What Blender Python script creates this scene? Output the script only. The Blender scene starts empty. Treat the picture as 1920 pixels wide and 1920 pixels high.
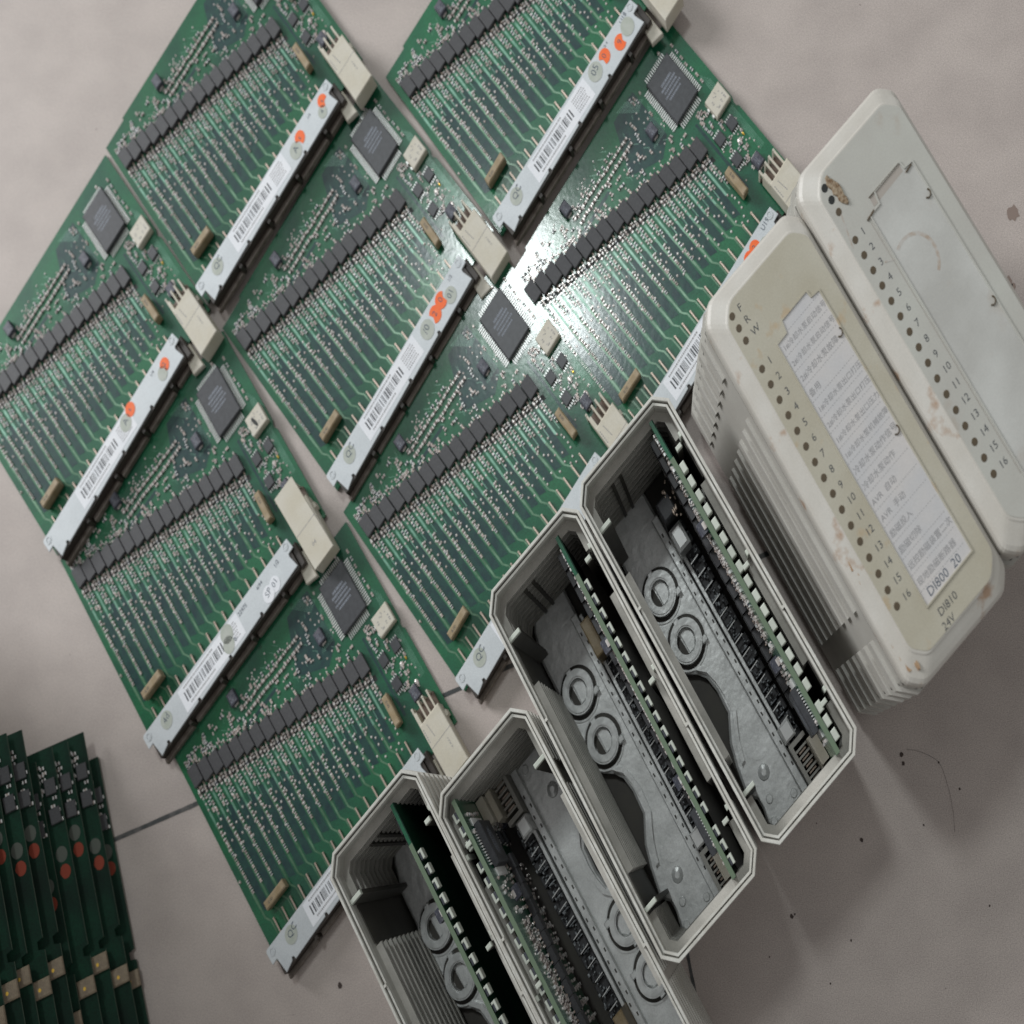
import bpy, math, random
from mathutils import Matrix, Vector
from math import sin, cos, pi, sqrt

# ------------------------------------------------------------------ camera, world, lamps, exposure
# Plan coordinates below are in millimetres on the floor; place() carries them to the scene in metres.
AX, AY, AXY = 0.969716, 1.466276, 0.000814
def wp(x, y, z=0.0):
    return Vector(((AX*x + AXY*y)*.001, (AXY*x + AY*y)*.001, z*.001))
sc = bpy.context.scene
col = sc.collection
cam_d = bpy.data.cameras.new('camera'); cam = bpy.data.objects.new('camera', cam_d); col.objects.link(cam)
Rc = Matrix(((0.97950905, 0.00082196, -0.20139847), (0.02238229, 0.99335295, 0.11291121), (0.20015257, -0.11510531, 0.97297981)))
cam.matrix_world = Matrix.Translation((0, 0, .552038)) @ Rc.transposed().to_4x4()
cam_d.sensor_width = 36; cam_d.lens = 2400/1920*36
cam_d.shift_x = 28.5/1920; cam_d.shift_y = 311.307/1920
cam_d.clip_start = .01; cam_d.clip_end = 50
cam_d.dof.use_dof = True; cam_d.dof.focus_distance = .50; cam_d.dof.aperture_fstop = 9
sc.camera = cam
w = bpy.data.worlds.new('World'); sc.world = w; w.use_nodes = True
w.node_tree.nodes['Background'].inputs[0].default_value = (.93, .93, .92, 1)
w.node_tree.nodes['Background'].inputs[1].default_value = .42
def area(name, loc, target, size, sizey, power, colr):
    d = bpy.data.lights.new(name, 'AREA'); d.shape = 'RECTANGLE'; d.size = size; d.size_y = sizey; d.energy = power; d.color = colr
    o = bpy.data.objects.new(name, d); col.objects.link(o); o.location = loc
    o.rotation_euler = (Vector(target) - Vector(loc)).to_track_quat('-Z', 'Y').to_euler(); return o
area('window_light', (-2.7, 1.5, 1.75), (-.1, .08, 0), 1.5, 1.2, 112, (.97, .985, 1.0))
area('ceiling_lamp', (-.455, 1.135, 2.03), (-.09, .25, 0), .16, .30, 12, (.93, 1.0, 1.0))
sc.view_settings.view_transform = 'Standard'; sc.view_settings.look = 'None'
sc.view_settings.exposure = -0.2; sc.view_settings.gamma = 1.0
try: sc.view_settings.use_curve_mapping = False
except Exception: pass
sc.cycles.max_bounces = 6

rnd = random.Random(7)
# ------------------------------------------------------------------ materials
def mat(name, c, rough=.5, metal=0., c2=None, ns=.1, lo=.35, hi=.65, detail=4, bump=None, coat=0., coatr=.1, grain=0., spec=.5, spots=None, gs=2.2, tint=0.):
    m = bpy.data.materials.new(name); m.use_nodes = True; nt = m.node_tree; N = nt.nodes; L = nt.links
    b = N['Principled BSDF']
    b.inputs['Base Color'].default_value = (*c, 1); b.inputs['Roughness'].default_value = rough; b.inputs['Metallic'].default_value = metal
    b.inputs['Coat Weight'].default_value = coat; b.inputs['Coat Roughness'].default_value = coatr
    b.inputs['Specular IOR Level'].default_value = spec
    tc = N.new('ShaderNodeTexCoord'); out = None
    def noise(s, d):
        n = N.new('ShaderNodeTexNoise'); n.inputs['Scale'].default_value = s; n.inputs['Detail'].default_value = d
        L.new(tc.outputs['Object'], n.inputs['Vector']); return n
    if c2:
        n = noise(ns, detail); r = N.new('ShaderNodeMapRange'); r.inputs[1].default_value = lo; r.inputs[2].default_value = hi
        L.new(n.outputs['Fac'], r.inputs[0])
        mx = N.new('ShaderNodeMix'); mx.data_type = 'RGBA'; mx.inputs[6].default_value = (*c, 1); mx.inputs[7].default_value = (*c2, 1)
        L.new(r.outputs[0], mx.inputs[0]); out = mx.outputs[2]
    if spots:                                   # dirt: (scale, threshold, colour, strength)
        n = noise(spots[0], 5); r = N.new('ShaderNodeMapRange'); r.inputs[1].default_value = spots[1]; r.inputs[2].default_value = spots[1] + .09
        r.inputs[4].default_value = spots[3]; L.new(n.outputs['Fac'], r.inputs[0])
        mx = N.new('ShaderNodeMix'); mx.data_type = 'RGBA'; mx.inputs[7].default_value = (*spots[2], 1)
        if out: L.new(out, mx.inputs[6])
        else: mx.inputs[6].default_value = (*c, 1)
        L.new(r.outputs[0], mx.inputs[0]); out = mx.outputs[2]
    if grain:
        n = noise(gs, 2); r = N.new('ShaderNodeMapRange'); r.inputs[1].default_value = .3; r.inputs[2].default_value = .7
        r.inputs[3].default_value = 1 - grain; r.inputs[4].default_value = 1 + grain; L.new(n.outputs['Fac'], r.inputs[0])
        mx = N.new('ShaderNodeMix'); mx.data_type = 'RGBA'; mx.blend_type = 'MULTIPLY'; mx.inputs[0].default_value = 1
        if out: L.new(out, mx.inputs[6])
        else: mx.inputs[6].default_value = (*c, 1)
        L.new(r.outputs[0], mx.inputs[7]); out = mx.outputs[2]
    if tint:
        oi = N.new('ShaderNodeObjectInfo'); r = N.new('ShaderNodeMapRange'); r.inputs[3].default_value = 1-tint; r.inputs[4].default_value = 1+tint; L.new(oi.outputs['Random'], r.inputs[0])
        mx = N.new('ShaderNodeMix'); mx.data_type = 'RGBA'; mx.blend_type = 'MULTIPLY'; mx.inputs[0].default_value = 1
        if out: L.new(out, mx.inputs[6])
        else: mx.inputs[6].default_value = (*c, 1)
        L.new(r.outputs[0], mx.inputs[7]); out = mx.outputs[2]
    if out: L.new(out, b.inputs['Base Color'])
    if bump:
        n = noise(bump[0], 3); bp = N.new('ShaderNodeBump'); bp.inputs['Strength'].default_value = bump[1]; bp.inputs['Distance'].default_value = bump[2] if len(bump) > 2 else .0002
        L.new(n.outputs['Fac'], bp.inputs['Height']); L.new(bp.outputs[0], b.inputs['Normal'])
        if coat: L.new(bp.outputs[0], b.inputs['Coat Normal'])
    return m
M = {}
M['floor'] = mat('grey_floor_tile', (.375, .325, .300), .55, c2=(.43, .375, .345), ns=38, detail=10, grain=.24, gs=2100, spots=(9, .60, (.345, .30, .28), .45))
M['grout'] = mat('dark_grout', (.055, .058, .058), .9, c2=(.14, .13, .125), ns=160, lo=.45, hi=.7)
M['stain'] = mat('brown_floor_stain', (.22, .165, .14), .7)
M['speck'] = mat('dark_speck', (.05, .035, .03), .8)
M['pcb'] = mat('green_solder_mask', (.004, .070, .038), .42, c2=(.007, .115, .046), ns=.05, bump=(.5, .18, .00012), coat=.75, coatr=.13, grain=.3, spec=.25, tint=.12)
M['pcbedge'] = mat('board_edge_laminate', (.115, .165, .105), .6)
M['pcb_shade_back'] = mat('shaded_pile_and_board_back_mask', (.0012, .012, .007), .6, c2=(.002, .030, .015), ns=.05, grain=.35, spec=.2, tint=.2)  # shade of the pile put into the colour; module board backs share it
M['clearshade'] = mat('shade_dimmed_round_sticker', (.075, .085, .07), .7)  # pile stickers, ivory block and board edges: shade darkened into their colours too
M['orangeshade'] = mat('shade_dimmed_orange_sticker', (.22, .028, .008), .7)
M['whiteshade'] = mat('shade_dimmed_ivory_plastic', (.24, .19, .13), .6, c2=(.17, .13, .09), ns=.3, grain=.2)
M['edgeshade'] = mat('shade_dimmed_board_edge', (.035, .055, .035), .7)
M['smudge'] = mat('grey_brown_smudge', (.36, .325, .29), .7)
M['pcbdark'] = mat('dark_green_copper_area', (.004, .030, .034), .42, c2=(.008, .052, .042), ns=.3, coat=.75, coatr=.13, grain=.3, spec=.25, bump=(.5, .18, .00012))
M['trace'] = mat('green_copper_trace', (.15, .32, .235), .38, metal=.3, c2=(.05, .18, .11), ns=.3, coat=.7, coatr=.25)
M['olive'] = mat('olive_copper_trace', (.11, .23, .14), .38, metal=.3, c2=(.03, .11, .05), ns=.2, coat=.7, coatr=.25)
M['opto'] = mat('black_chip_plastic', (.040, .040, .044), .55, c2=(.052, .052, .056), ns=1.5, grain=.15, bump=(6, .3, .0001))
M['qfp'] = mat('black_microchip_plastic', (.030, .031, .036), .42, c2=(.042, .044, .05), ns=.6, grain=.2)
M['ink'] = mat('grey_chip_print', (.20, .22, .26), .6)
M['solder'] = mat('bright_solder', (.80, .77, .75), .22, metal=.25, c2=(.50, .43, .40), ns=.4)
M['tin'] = mat('tinned_pin', (.76, .76, .75), .3, metal=.3)
M['lead'] = mat('copper_lead', (.52, .42, .35), .4, metal=.5)
M['smd'] = mat('small_component_body', (.07, .055, .05), .5, c2=(.34, .27, .24), ns=.35, lo=.45, hi=.6, tint=.3)
M['smd2'] = mat('dark_component_body', (.05, .055, .07), .5)
M['cap'] = mat('dark_blue_capacitor', (.040, .042, .060), .5, c2=(.09, .09, .11), ns=.9, lo=.5, hi=.58)
M['gold'] = mat('gold_contact', (.8, .52, .10), .3, metal=1.)
M['beige'] = mat('beige_can', (.33, .26, .17), .5, c2=(.26, .19, .10), ns=.25, grain=.12)
M['canside'] = mat('brown_can_side', (.10, .065, .045), .5)
M['white'] = mat('ivory_plastic', (.50, .46, .37), .5, c2=(.55, .52, .45), ns=.1, grain=.06)
M['plate'] = mat('zinc_plate', (.47, .50, .52), .5, metal=.1, c2=(.53, .56, .58), ns=.08, grain=.08)
M['conn'] = mat('dark_brown_connector', (.035, .027, .022), .5)
M['ledge'] = mat('grey_brown_connector_edge', (.17, .145, .125), .55, c2=(.10, .08, .065), ns=.3)
M['paper'] = mat('white_label_paper', (.68, .70, .74), .6, c2=(.74, .75, .78), ns=.1, grain=.05)
M['black'] = mat('black_print', (.05, .055, .062), .6)
M['greyp'] = mat('faded_print', (.24, .235, .24), .6)
M['pen'] = mat('dark_pen_ink', (.07, .09, .12), .6)
M['orange'] = mat('orange_sticker_paper', (.85, .12, .015), .55, c2=(.80, .16, .035), ns=.5)
M['clear'] = mat('pale_inspection_sticker', (.42, .44, .40), .5, c2=(.36, .39, .34), ns=.4)
M['plastic'] = mat('grey_housing_plastic', (.46, .445, .41), .5, c2=(.41, .395, .36), ns=.05, grain=.05)
M['plasticin'] = mat('inner_housing_plastic', (.50, .48, .44), .55, c2=(.32, .31, .28), ns=.05, grain=.06)
M['cappl'] = mat('ivory_cap_plastic', (.52, .50, .46), .4, c2=(.47, .445, .40), ns=.06, grain=.04, spots=(.11, .62, (.30, .17, .09), .8))
M['dark'] = mat('dark_plastic_and_shade', (.045, .040, .035), .6, c2=(.06, .055, .045), ns=.1)  # dark plastic parts; also paints shade in side recesses and dials
M['alu'] = mat('cast_metal_back_plate', (.68, .69, .68), .36, metal=.35, c2=(.82, .83, .82), ns=.10, lo=.4, hi=.62, bump=(.3, .35, .0008), grain=.09)
M['lblA'] = mat('yellowed_front_label', (.445, .42, .345), .55, c2=(.40, .37, .29), ns=.06, grain=.05, spots=(.16, .63, (.42, .30, .17), .55))
M['lblB'] = mat('pale_grey_front_label', (.455, .455, .415), .55, c2=(.42, .41, .375), ns=.05, grain=.04, spots=(.10, .66, (.38, .32, .26), .5))
M['insA'] = mat('dull_paper_insert', (.50, .495, .50), .7, c2=(.55, .525, .51), ns=.07, grain=.04)
M['insB'] = mat('grey_blank_insert', (.41, .405, .38), .6, c2=(.50, .50, .475), ns=.045, grain=.04, spots=(.07, .60, (.40, .36, .31), .5))
M['hole'] = mat('brown_indicator_window', (.075, .060, .040), .35, c2=(.11, .075, .04), ns=.1)
M['hole2'] = mat('black_open_hole', (.012, .014, .013), .6)
M['rust'] = mat('flaking_brown_patch', (.15, .085, .04), .8, c2=(.38, .31, .22), ns=.8, bump=(1.2, .6, .0006))
M['rust2'] = mat('brown_scuff', (.30, .17, .09), .7, c2=(.42, .30, .19), ns=.5)
M['blocker'] = mat('blocker_brown', (.30, .20, .11), .8)
M['ringst'] = mat('faint_brown_ring', (.37, .30, .24), .6, c2=(.45, .43, .40), ns=.5, lo=.35, hi=.6)
M['rim'] = mat('pale_worn_rim', (.60, .595, .555), .45, c2=(.50, .485, .44), ns=.25, grain=.08)
M['tblk'] = mat('grey_terminal_bits', (.34, .36, .38), .5, c2=(.12, .13, .14), ns=.8, lo=.42, hi=.58)
M['optoshade'] = mat('painted_opto_shade_band', (.004, .008, .007), .6)  # shade below the chip row, painted as a black band
M['grooveshade'] = mat('painted_groove_shade', (.13, .118, .10), .6, c2=(.09, .08, .07), ns=.08)  # groove shade between the inner ribs, put into a dark wall colour
M['dialm'] = mat('bright_cast_ring', (.80, .81, .80), .32, metal=.3, c2=(.62, .63, .62), ns=.3, bump=(.5, .3, .0006))
M['led'] = mat('white_led_block', (.50, .53, .47), .5, tint=.1)
M['hair'] = mat('dark_hair', (.06, .05, .045), .5)

# ------------------------------------------------------------------ mesh building (x to the right, v downwards = -y, millimetres)
class MB:
    def __init__(s): s.v = []; s.f = []; s.m = []
    def quad(s, *idx, mi=0): s.f.append(tuple(idx)); s.m.append(mi)
    def loops(s, rings, mi=0, cap0=True, cap1=True):      # rings of equal length, counter-clockwise seen from above, going upwards
        b = len(s.v); n = len(rings[0])
        for r in rings: s.v += r
        for k in range(len(rings)-1):
            for i in range(n):
                j = (i+1) % n; s.quad(b+k*n+i, b+k*n+j, b+(k+1)*n+j, b+(k+1)*n+i, mi=mi)
        if cap1: s.quad(*[b+(len(rings)-1)*n+i for i in range(n)], mi=mi)
        if cap0: s.quad(*[b+i for i in range(n)][::-1], mi=mi)
    def box(s, x0, x1, v0, v1, z0, z1, mi=0, ch=0.):
        def R(e, z): return [(x0+e, -v1+e, z), (x1-e, -v1+e, z), (x1-e, -v0-e, z), (x0+e, -v0-e, z)]
        if ch: s.loops([R(0, z0), R(0, z1-ch), R(ch, z1)], mi)
        else: s.loops([R(0, z0), R(0, z1)], mi)
    def prism(s, poly, z0, z1, mi=0, ch=0.):              # poly in (x, v)
        P = [(x, -v) for x, v in poly]
        a = sum(P[i][0]*P[(i+1) % len(P)][1]-P[(i+1) % len(P)][0]*P[i][1] for i in range(len(P)))
        if a < 0: P = P[::-1]
        def off(e):
            o = []; n = len(P)
            for i in range(n):
                p, q, r = Vector(P[i-1]), Vector(P[i]), Vector(P[(i+1) % n])
                d1 = (q-p).normalized(); d2 = (r-q).normalized(); n1 = Vector((-d1.y, d1.x)); n2 = Vector((-d2.y, d2.x))
                m = n1+n2; m = m/max(m.dot(n1), .3); o.append((q.x+m.x*e, q.y+m.y*e))
            return o
        if ch: s.loops([[(x, y, z0) for x, y in P], [(x, y, z1-ch) for x, y in P], [(x, y, z1) for x, y in off(ch)]], mi)
        else: s.loops([[(x, y, z0) for x, y in P], [(x, y, z1) for x, y in P]], mi)
    def disc(s, x, v, r, z0, z1, n=16, mi=0, ch=0., rv=None):
        rv = rv or r; k = 1-ch/r
        def R(q, z): return [(x+r*q*cos(2*pi*i/n), -v+rv*q*sin(2*pi*i/n), z) for i in range(n)]
        s.loops([R(1, z0), R(1, z1-ch), R(k, z1)] if ch else [R(1, z0), R(1, z1)], mi)
    def dome(s, x, v, r, z, h, n=7, mi=0, rv=None):
        rv = rv or r
        rr = [[(x+r*q*cos(2*pi*i/n), -v+rv*q*sin(2*pi*i/n), z+hh*h) for i in range(n)] for q, hh in ((1, 0), (.85, .55), (.4, .93))]
        s.loops(rr, mi)
    def ring(s, x, v, r0, r1, z0, z1, n=40, mi=0, a0=0, a1=2*pi, sv=1.):
        full = abs(a1-a0-2*pi) < 1e-6; b = len(s.v); k = n if full else n+1
        for i in range(k):
            a = a0+(a1-a0)*i/n
            for r, z in ((r0, z0), (r1, z0), (r1, z1), (r0, z1)): s.v.append((x+r*cos(a), -v+r*sin(a)*sv, z))
        for i in range(n):
            p = b+4*i; q = b+4*((i+1) % k)
            for j in range(4): s.quad(p+j, p+(j+1) % 4, q+(j+1) % 4, q+j, mi=mi)
        if not full: s.quad(b, b+3, b+2, b+1, mi=mi); p = b+4*(k-1); s.quad(p, p+1, p+2, p+3, mi=mi)
    def strip(s, A, B, z0, z1, mi=0):                     # solid between two open paths A and B given in (x, v)
        b = len(s.v)
        for (x, v), (p, q) in zip(A, B): s.v += [(x, -v, z0), (p, -q, z0), (p, -q, z1), (x, -v, z1)]
        for i in range(len(A)-1):
            p = b+4*i; q = p+4
            for j in range(4): s.quad(p+j, q+j, q+(j+1) % 4, p+(j+1) % 4, mi=mi)
        s.quad(b, b+1, b+2, b+3, mi=mi); p = b+4*(len(A)-1); s.quad(p+3, p+2, p+1, p, mi=mi)
    def bar(s, p, q, wd, z0, z1, mi=0):                   # flat bar between two (x, v) points
        d = Vector((q[0]-p[0], q[1]-p[1])); d.normalize(); n = Vector((-d.y, d.x))*wd/2
        s.prism([(p[0]+n.x, p[1]+n.y), (q[0]+n.x, q[1]+n.y), (q[0]-n.x, q[1]-n.y), (p[0]-n.x, p[1]-n.y)], z0, z1, mi)
    def smd(s, x, v, lx, lv, h, z=2.2, mi=0):             # little part with bright end caps: body mi, caps mi+1
        if lv >= lx:
            e = lv*.27; s.box(x-lx/2, x+lx/2, v-lv/2, v-lv/2+e, z, z+h, mi+1, .12); s.box(x-lx/2, x+lx/2, v+lv/2-e, v+lv/2, z, z+h, mi+1, .12)
            s.box(x-lx/2+.04, x+lx/2-.04, v-lv/2+e, v+lv/2-e, z, z+h-.05, mi)
        else:
            e = lx*.27; s.box(x-lx/2, x-lx/2+e, v-lv/2, v+lv/2, z, z+h, mi+1, .12); s.box(x+lx/2-e, x+lx/2, v-lv/2, v+lv/2, z, z+h, mi+1, .12)
            s.box(x-lx/2+e, x+lx/2-e, v-lv/2+.04, v+lv/2-.04, z, z+h-.05, mi)
    def text(s, body, x, v, size, z, rot=0., mi=0, align='LEFT', thick=.02):
        c = bpy.data.curves.new('t', 'FONT'); c.body = body; c.size = size; c.align_x = align; c.resolution_u = 2
        o = bpy.data.objects.new('t', c); col.objects.link(o)
        me = bpy.data.meshes.new_from_object(o.evaluated_get(bpy.context.evaluated_depsgraph_get()))
        b = len(s.v); cr, sr = cos(rot), sin(rot)
        for p in me.vertices: s.v.append((x+p.co.x*cr-p.co.y*sr, -v+p.co.x*sr+p.co.y*cr, z))
        for f in me.polygons: s.quad(*[b+i for i in f.vertices], mi=mi)
        bpy.data.objects.remove(o); bpy.data.curves.remove(c); bpy.data.meshes.remove(me)
    def mesh(s, name, mats):
        me = bpy.data.meshes.new(name); me.from_pydata(s.v, [], s.f)
        for m in (mats if isinstance(mats, (list, tuple)) else [mats]): me.materials.append(M[m] if isinstance(m, str) else m)
        me.polygons.foreach_set('material_index', s.m); me.update(); return me
def build(fn, name, mats):
    b = MB(); fn(b); return b.mesh(name, mats)

# ------------------------------------------------------------------ things and parts
def thing(name, label, cat, group=None, kind=None, x=0, y=0):
    o = bpy.data.objects.new(name, None); col.objects.link(o); o.empty_display_size = .01
    o.location = wp(x, y); o['label'] = label; o['category'] = cat
    if group: o['group'] = group
    if kind: o['kind'] = kind
    return o
def frame(theta, tilt=None):                              # how a thing's millimetre frame lies in the scene
    m = Matrix(((AX, AXY, 0, 0), (AXY, AY, 0, 0), (0, 0, 1, 0), (0, 0, 0, 1))) @ Matrix.Rotation(theta, 4, 'Z')
    if tilt: m = m @ tilt
    return m @ Matrix.Scale(.001, 4)
def part(name, me, parent, inv=None, basis=None, label=None, stuff=False):
    o = bpy.data.objects.new(name, me); col.objects.link(o); o.parent = parent
    if inv is not None: o.matrix_parent_inverse = inv
    if basis is not None: o.matrix_basis = basis
    if label: o['label'] = label
    if stuff: o['kind'] = 'stuff'
    return o
JIT = {'crystal_can': .35, 'capacitor': .3, 'small_chip': .15, 'chip_resistor': .16, 'connector_lead': .12, 'ivory_connector': .3, 'white_component': .25, 'paper_label': .5, 'optocoupler': .07}
def copy_tree(root, x, y, inv, label):                    # a thing with copies of its parts and sub-parts
    r = root.copy(); col.objects.link(r); r.location = wp(x, y); r['label'] = label
    kids = list(root.children)
    for ch in kids:
        c = ch.copy(); col.objects.link(c); c.parent = r; c.matrix_parent_inverse = inv
        nm = ch.name.split('.')[0]                        # hand-soldered parts sit a little differently on every board
        if nm in JIT:
            a = JIT[nm]; c.location.x += rnd.uniform(-a, a); c.location.y += rnd.uniform(-a, a)
            if nm in ('crystal_can', 'capacitor', 'small_chip'): c.rotation_euler.z += rnd.uniform(-.05, .05)
        for g in ch.children:
            d = g.copy(); col.objects.link(d); d.parent = c; d.matrix_parent_inverse = g.matrix_parent_inverse
    return r
def ground(name, fn, m, kind='structure'):
    b = MB(); fn(b); me = b.mesh(name, m); o = bpy.data.objects.new(name, me); col.objects.link(o); o['kind'] = kind
    return o

# ------------------------------------------------------------------ floor
def flat_mesh(name, pts_faces, m, kind='structure'):
    vs = []; fs = []
    for poly, z in pts_faces:
        b = len(vs); vs += [tuple(wp(x, y, z)) for x, y in poly]; fs.append(tuple(range(b, b+len(poly))))
    me = bpy.data.meshes.new(name); me.from_pydata(vs, [], fs); me.materials.append(M[m]); me.update()
    o = bpy.data.objects.new(name, me); col.objects.link(o); o['kind'] = kind; return o
flat_mesh('floor', [([(-3000, -3000), (3000, -3000), (3000, 3000), (-3000, 3000)], 0)], 'floor')
def wobble_line(p, q, wd, n, seed, z=.15):
    r = random.Random(seed); d = Vector(q)-Vector(p); L = d.length; d.normalize(); nn = Vector((-d.y, d.x)); out = []
    pr = None
    for i in range(n+1):
        c = Vector(p)+d*L*i/n + nn*r.uniform(-.03, .03); h = wd/2*(1+r.uniform(-.12, .12)); cur = (c+nn*h, c-nn*h)
        if pr: out.append(([tuple(pr[1]), tuple(cur[1]), tuple(cur[0]), tuple(pr[0])], z))
        pr = cur
    return out
flat_mesh('floor_grout', wobble_line((-900, -165), (320, 164.4), 1.5, 300, 1) + wobble_line((-43, 2), (52, -350), 1.4, 120, 2, .19), 'grout')
def blot(x, y, r, n=14, seed=0, z=.1):
    q = random.Random(seed); return ([(x+r*(1+q.uniform(-.3, .3))*cos(2*pi*i/n), y+r*(1+q.uniform(-.3, .3))*sin(2*pi*i/n)) for i in range(n)], z)
specks = [(x-28, y+18.4, r) for x, y, r in [(87, 1.8, .75), (87.6, -.8, .7), (39.7, -43.6, .7), (41, -43, .4), (69.6, -22.2, .7), (102, -.6, .35), (-162, -66, 1.0), (12, -90, .8), (64, -50, .4), (95, -18, .35), (110, -8, .4), (60, 10, .3), (120, -40, .35), (30, -55, .3), (55, -62, .35), (-118, 10, .4), (-112, 6, .5)]]
for i in range(60): specks.append((rnd.uniform(-400, 180), rnd.uniform(-120, 300), rnd.uniform(.08, .2)))
flat_mesh('floor_specks', [blot(x, y, r, 8, i, .12) for i, (x, y, r) in enumerate(specks)], 'speck')
flat_mesh('floor_stains', [blot(114, 176.8, 2.4, 14, 3), blot(110.5, 156, 2.0, 14, 4), blot(112.4, 154.6, 1.1, 10, 5)], 'stain')

# ------------------------------------------------------------------ the circuit board, part by part (u 0..111, v 0..84)
TB = 2.2                                                   # top of the board
def f_sub(b):
    b.prism([(0, 1), (13, 1), (13.2, 0), (111, 0), (111, 41), (110.2, 42.5), (110.2, 44), (111, 45), (111, 83.5), (0, 83.5)], .6, TB, 0)
me_sub = build(f_sub, 'substrate', ['pcb'])
def f_subm(b):
    b.prism([(0, 1), (13, 1), (13.2, 0), (111, 0), (111, 41), (110.2, 42.5), (110.2, 44), (111, 45), (111, 59), (0, 59)], 1.0, TB, 0); b.box(0, 111, 1, 59, .6, 1.0, 1); b.box(13.3, 110.9, -.12, .02, .6, TB, 2)
me_subm = build(f_subm, 'substrate', ['pcb', 'pcb_shade_back', 'pcbedge'])
NOP = 17; PIT = 5.19
def opt(i): return 2.7+PIT*i, 9.6+1.74*i
def f_opto(b):
    b.box(0, 4.95, 0, 7.1, TB+.3, TB+2.7, 0, .2)
    for u in (1.1, 3.7):
        for v0, v1 in ((-1.0, 0), (7.1, 8.0)): b.box(u-.3, u+.3, v0, v1, TB+.1, TB+.75, 1, .1); 
me_opto = build(f_opto, 'optocoupler', ['opto', 'lead'])
def f_qfp(b): b.box(88, 102, 8.5, 28.2, TB+.4, TB+2.9, 0, .35); b.disc(90, 10.3, .7, TB+2.9, TB+2.93, 12, 0)
me_qfp = build(f_qfp, 'microchip', ['qfp'])
def f_qpins(b):
    for i in range(20):
        v = 9.5+i*.94
        for a, c in ((85.4, 88), (102, 104.4)): b.box(a, c, v, v+.44, TB+.02, TB+.5, 0, .08)
    for i in range(13):
        u = 89.2+i*.94
        for a, c in ((6.0, 8.5), (28.2, 30.8)): b.box(u, u+.44, a, c, TB+.02, TB+.5, 0, .08)
me_qpins = build(f_qpins, 'chip_pins', ['tin'])
def f_qink(b):
    r = random.Random(3)
    for j, (ln, sz) in enumerate(((6, .9), (8.5, .8), (7.5, .7), (9, .7), (7, .7))):
        v = 14+j*1.5; x = 95-ln/2
        while x < 95+ln/2:
            d = r.uniform(.25, .6); b.box(x, x+d, v, v+sz, TB+2.92, TB+2.94); x += d+r.uniform(.12, .3)
me_qink = build(f_qink, 'chip_print', ['ink'])
def f_so(b):
    b.box(-2, 2, -2.1, 2.1, TB+.2, TB+1.7, 0, .2)
    for i in range(4):
        u = -1.5+i; b.box(u-.2, u+.2, -3.1, -2.1, TB, TB+.5, 1); b.box(u-.2, u+.2, 2.1, 3.2, TB, TB+.5, 1)
me_so = build(f_so, 'small_chip', ['qfp', 'tin'])
def f_cap(b):
    b.box(-2.0, 2.0, -2.4, 2.4, TB+.1, TB+3.2, 0, .3); b.box(-1.1, 1.1, -3.0, -2.1, TB, TB+1.2, 1, .1); b.box(-1.1, 1.1, 2.1, 2.8, TB, TB+1.0, 1, .1)
me_cap = build(f_cap, 'capacitor', ['cap', 'solder'])
def f_capink(b):
    b.text('22', -1.3, -.1, 1.5, TB+3.22); b.text('63', -1.2, 1.6, 1.5, TB+3.22)
me_capink = build(f_capink, 'capacitor_print', ['ink'])
def f_sq(b): b.box(101, 109.8, 33.2, 40.9, TB+.2, 5.9, 0, .35); b.box(100.4, 101, 35, 36.2, TB, 3.6, 1); b.box(100.4, 101, 38, 39.2, TB, 3.6, 1)
me_sq = build(f_sq, 'white_component', ['white', 'tin'])
def f_sqp(b):
    r = random.Random(5)
    for i in range(16): u = r.uniform(102.3, 108); v = r.uniform(34.3, 39.5); b.box(u, u+r.uniform(.3, .9), v, v+.35, 5.92, 5.94)
me_sqp = build(f_sqp, 'component_print', ['greyp'])
def f_cr(b): b.box(0, 11.4, 0, 3.0, 3.4, 8.1, 0, .5); b.box(.3, 11.1, .3, 2.7, TB, 3.4, 1)
me_cr = build(f_cr, 'crystal_can', ['beige', 'canside'])
def f_crs(b): b.text('8.00', 2, 2.1, 1.5, 8.12)
me_crs = build(f_crs, 'can_print', ['black'])
def f_wh(b):                                              # ivory connector hanging over the edge
    b.prism([(98.6, 75), (109.6, 75), (109.6, 97), (98.4, 97)], 3.2, 12, 0, .35)
    b.prism([(98.6, 70.5), (100, 70.5), (100, 75), (98.6, 75)], 3.2, 11.5, 0)
    b.box(99.2, 109, 69, 75, TB+.1, 4.4, 2)
    b.box(109.6, 110.6, 78, 80, 3, 8, 0)
me_wh = build(f_wh, 'ivory_connector', ['white', 'tin', 'canside'])
def f_prong(b): b.box(0, .8, 68.6, 75, 10.2, 11.0, 0, .15); b.box(0, .8, 68.2, 69, TB, 11.0, 0)
me_prong = build(f_prong, 'connector_prong', ['white'])
def f_whd(b):
    b.box(98.7, 109.5, 83.9, 84.08, 12.01, 12.03)
    for i in range(7): b.box(101.4+i*.1, 101.75+i*.1, 76.8+i*.75, 77.3+i*.75, 12.01, 12.03)
    r = random.Random(8)
    for i in range(9): b.box(106.2+r.uniform(-.3, .3), 106.6, 86+i*.45, 86.25+i*.45, 12.01, 12.03)
    for i in range(6): b.box(99.1, 99.5, 77+i*.9, 77.5+i*.9, 12.01, 12.03)
me_whd = build(f_whd, 'connector_print', ['greyp'])
def f_tail(b): b.prism([(91.8, 85.5), (96.4, 86), (96.4, 97), (90.6, 95.5)], 3.4, 6.2, 0, .3)
me_tail = build(f_tail, 'connector_foot', ['white'])
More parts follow.
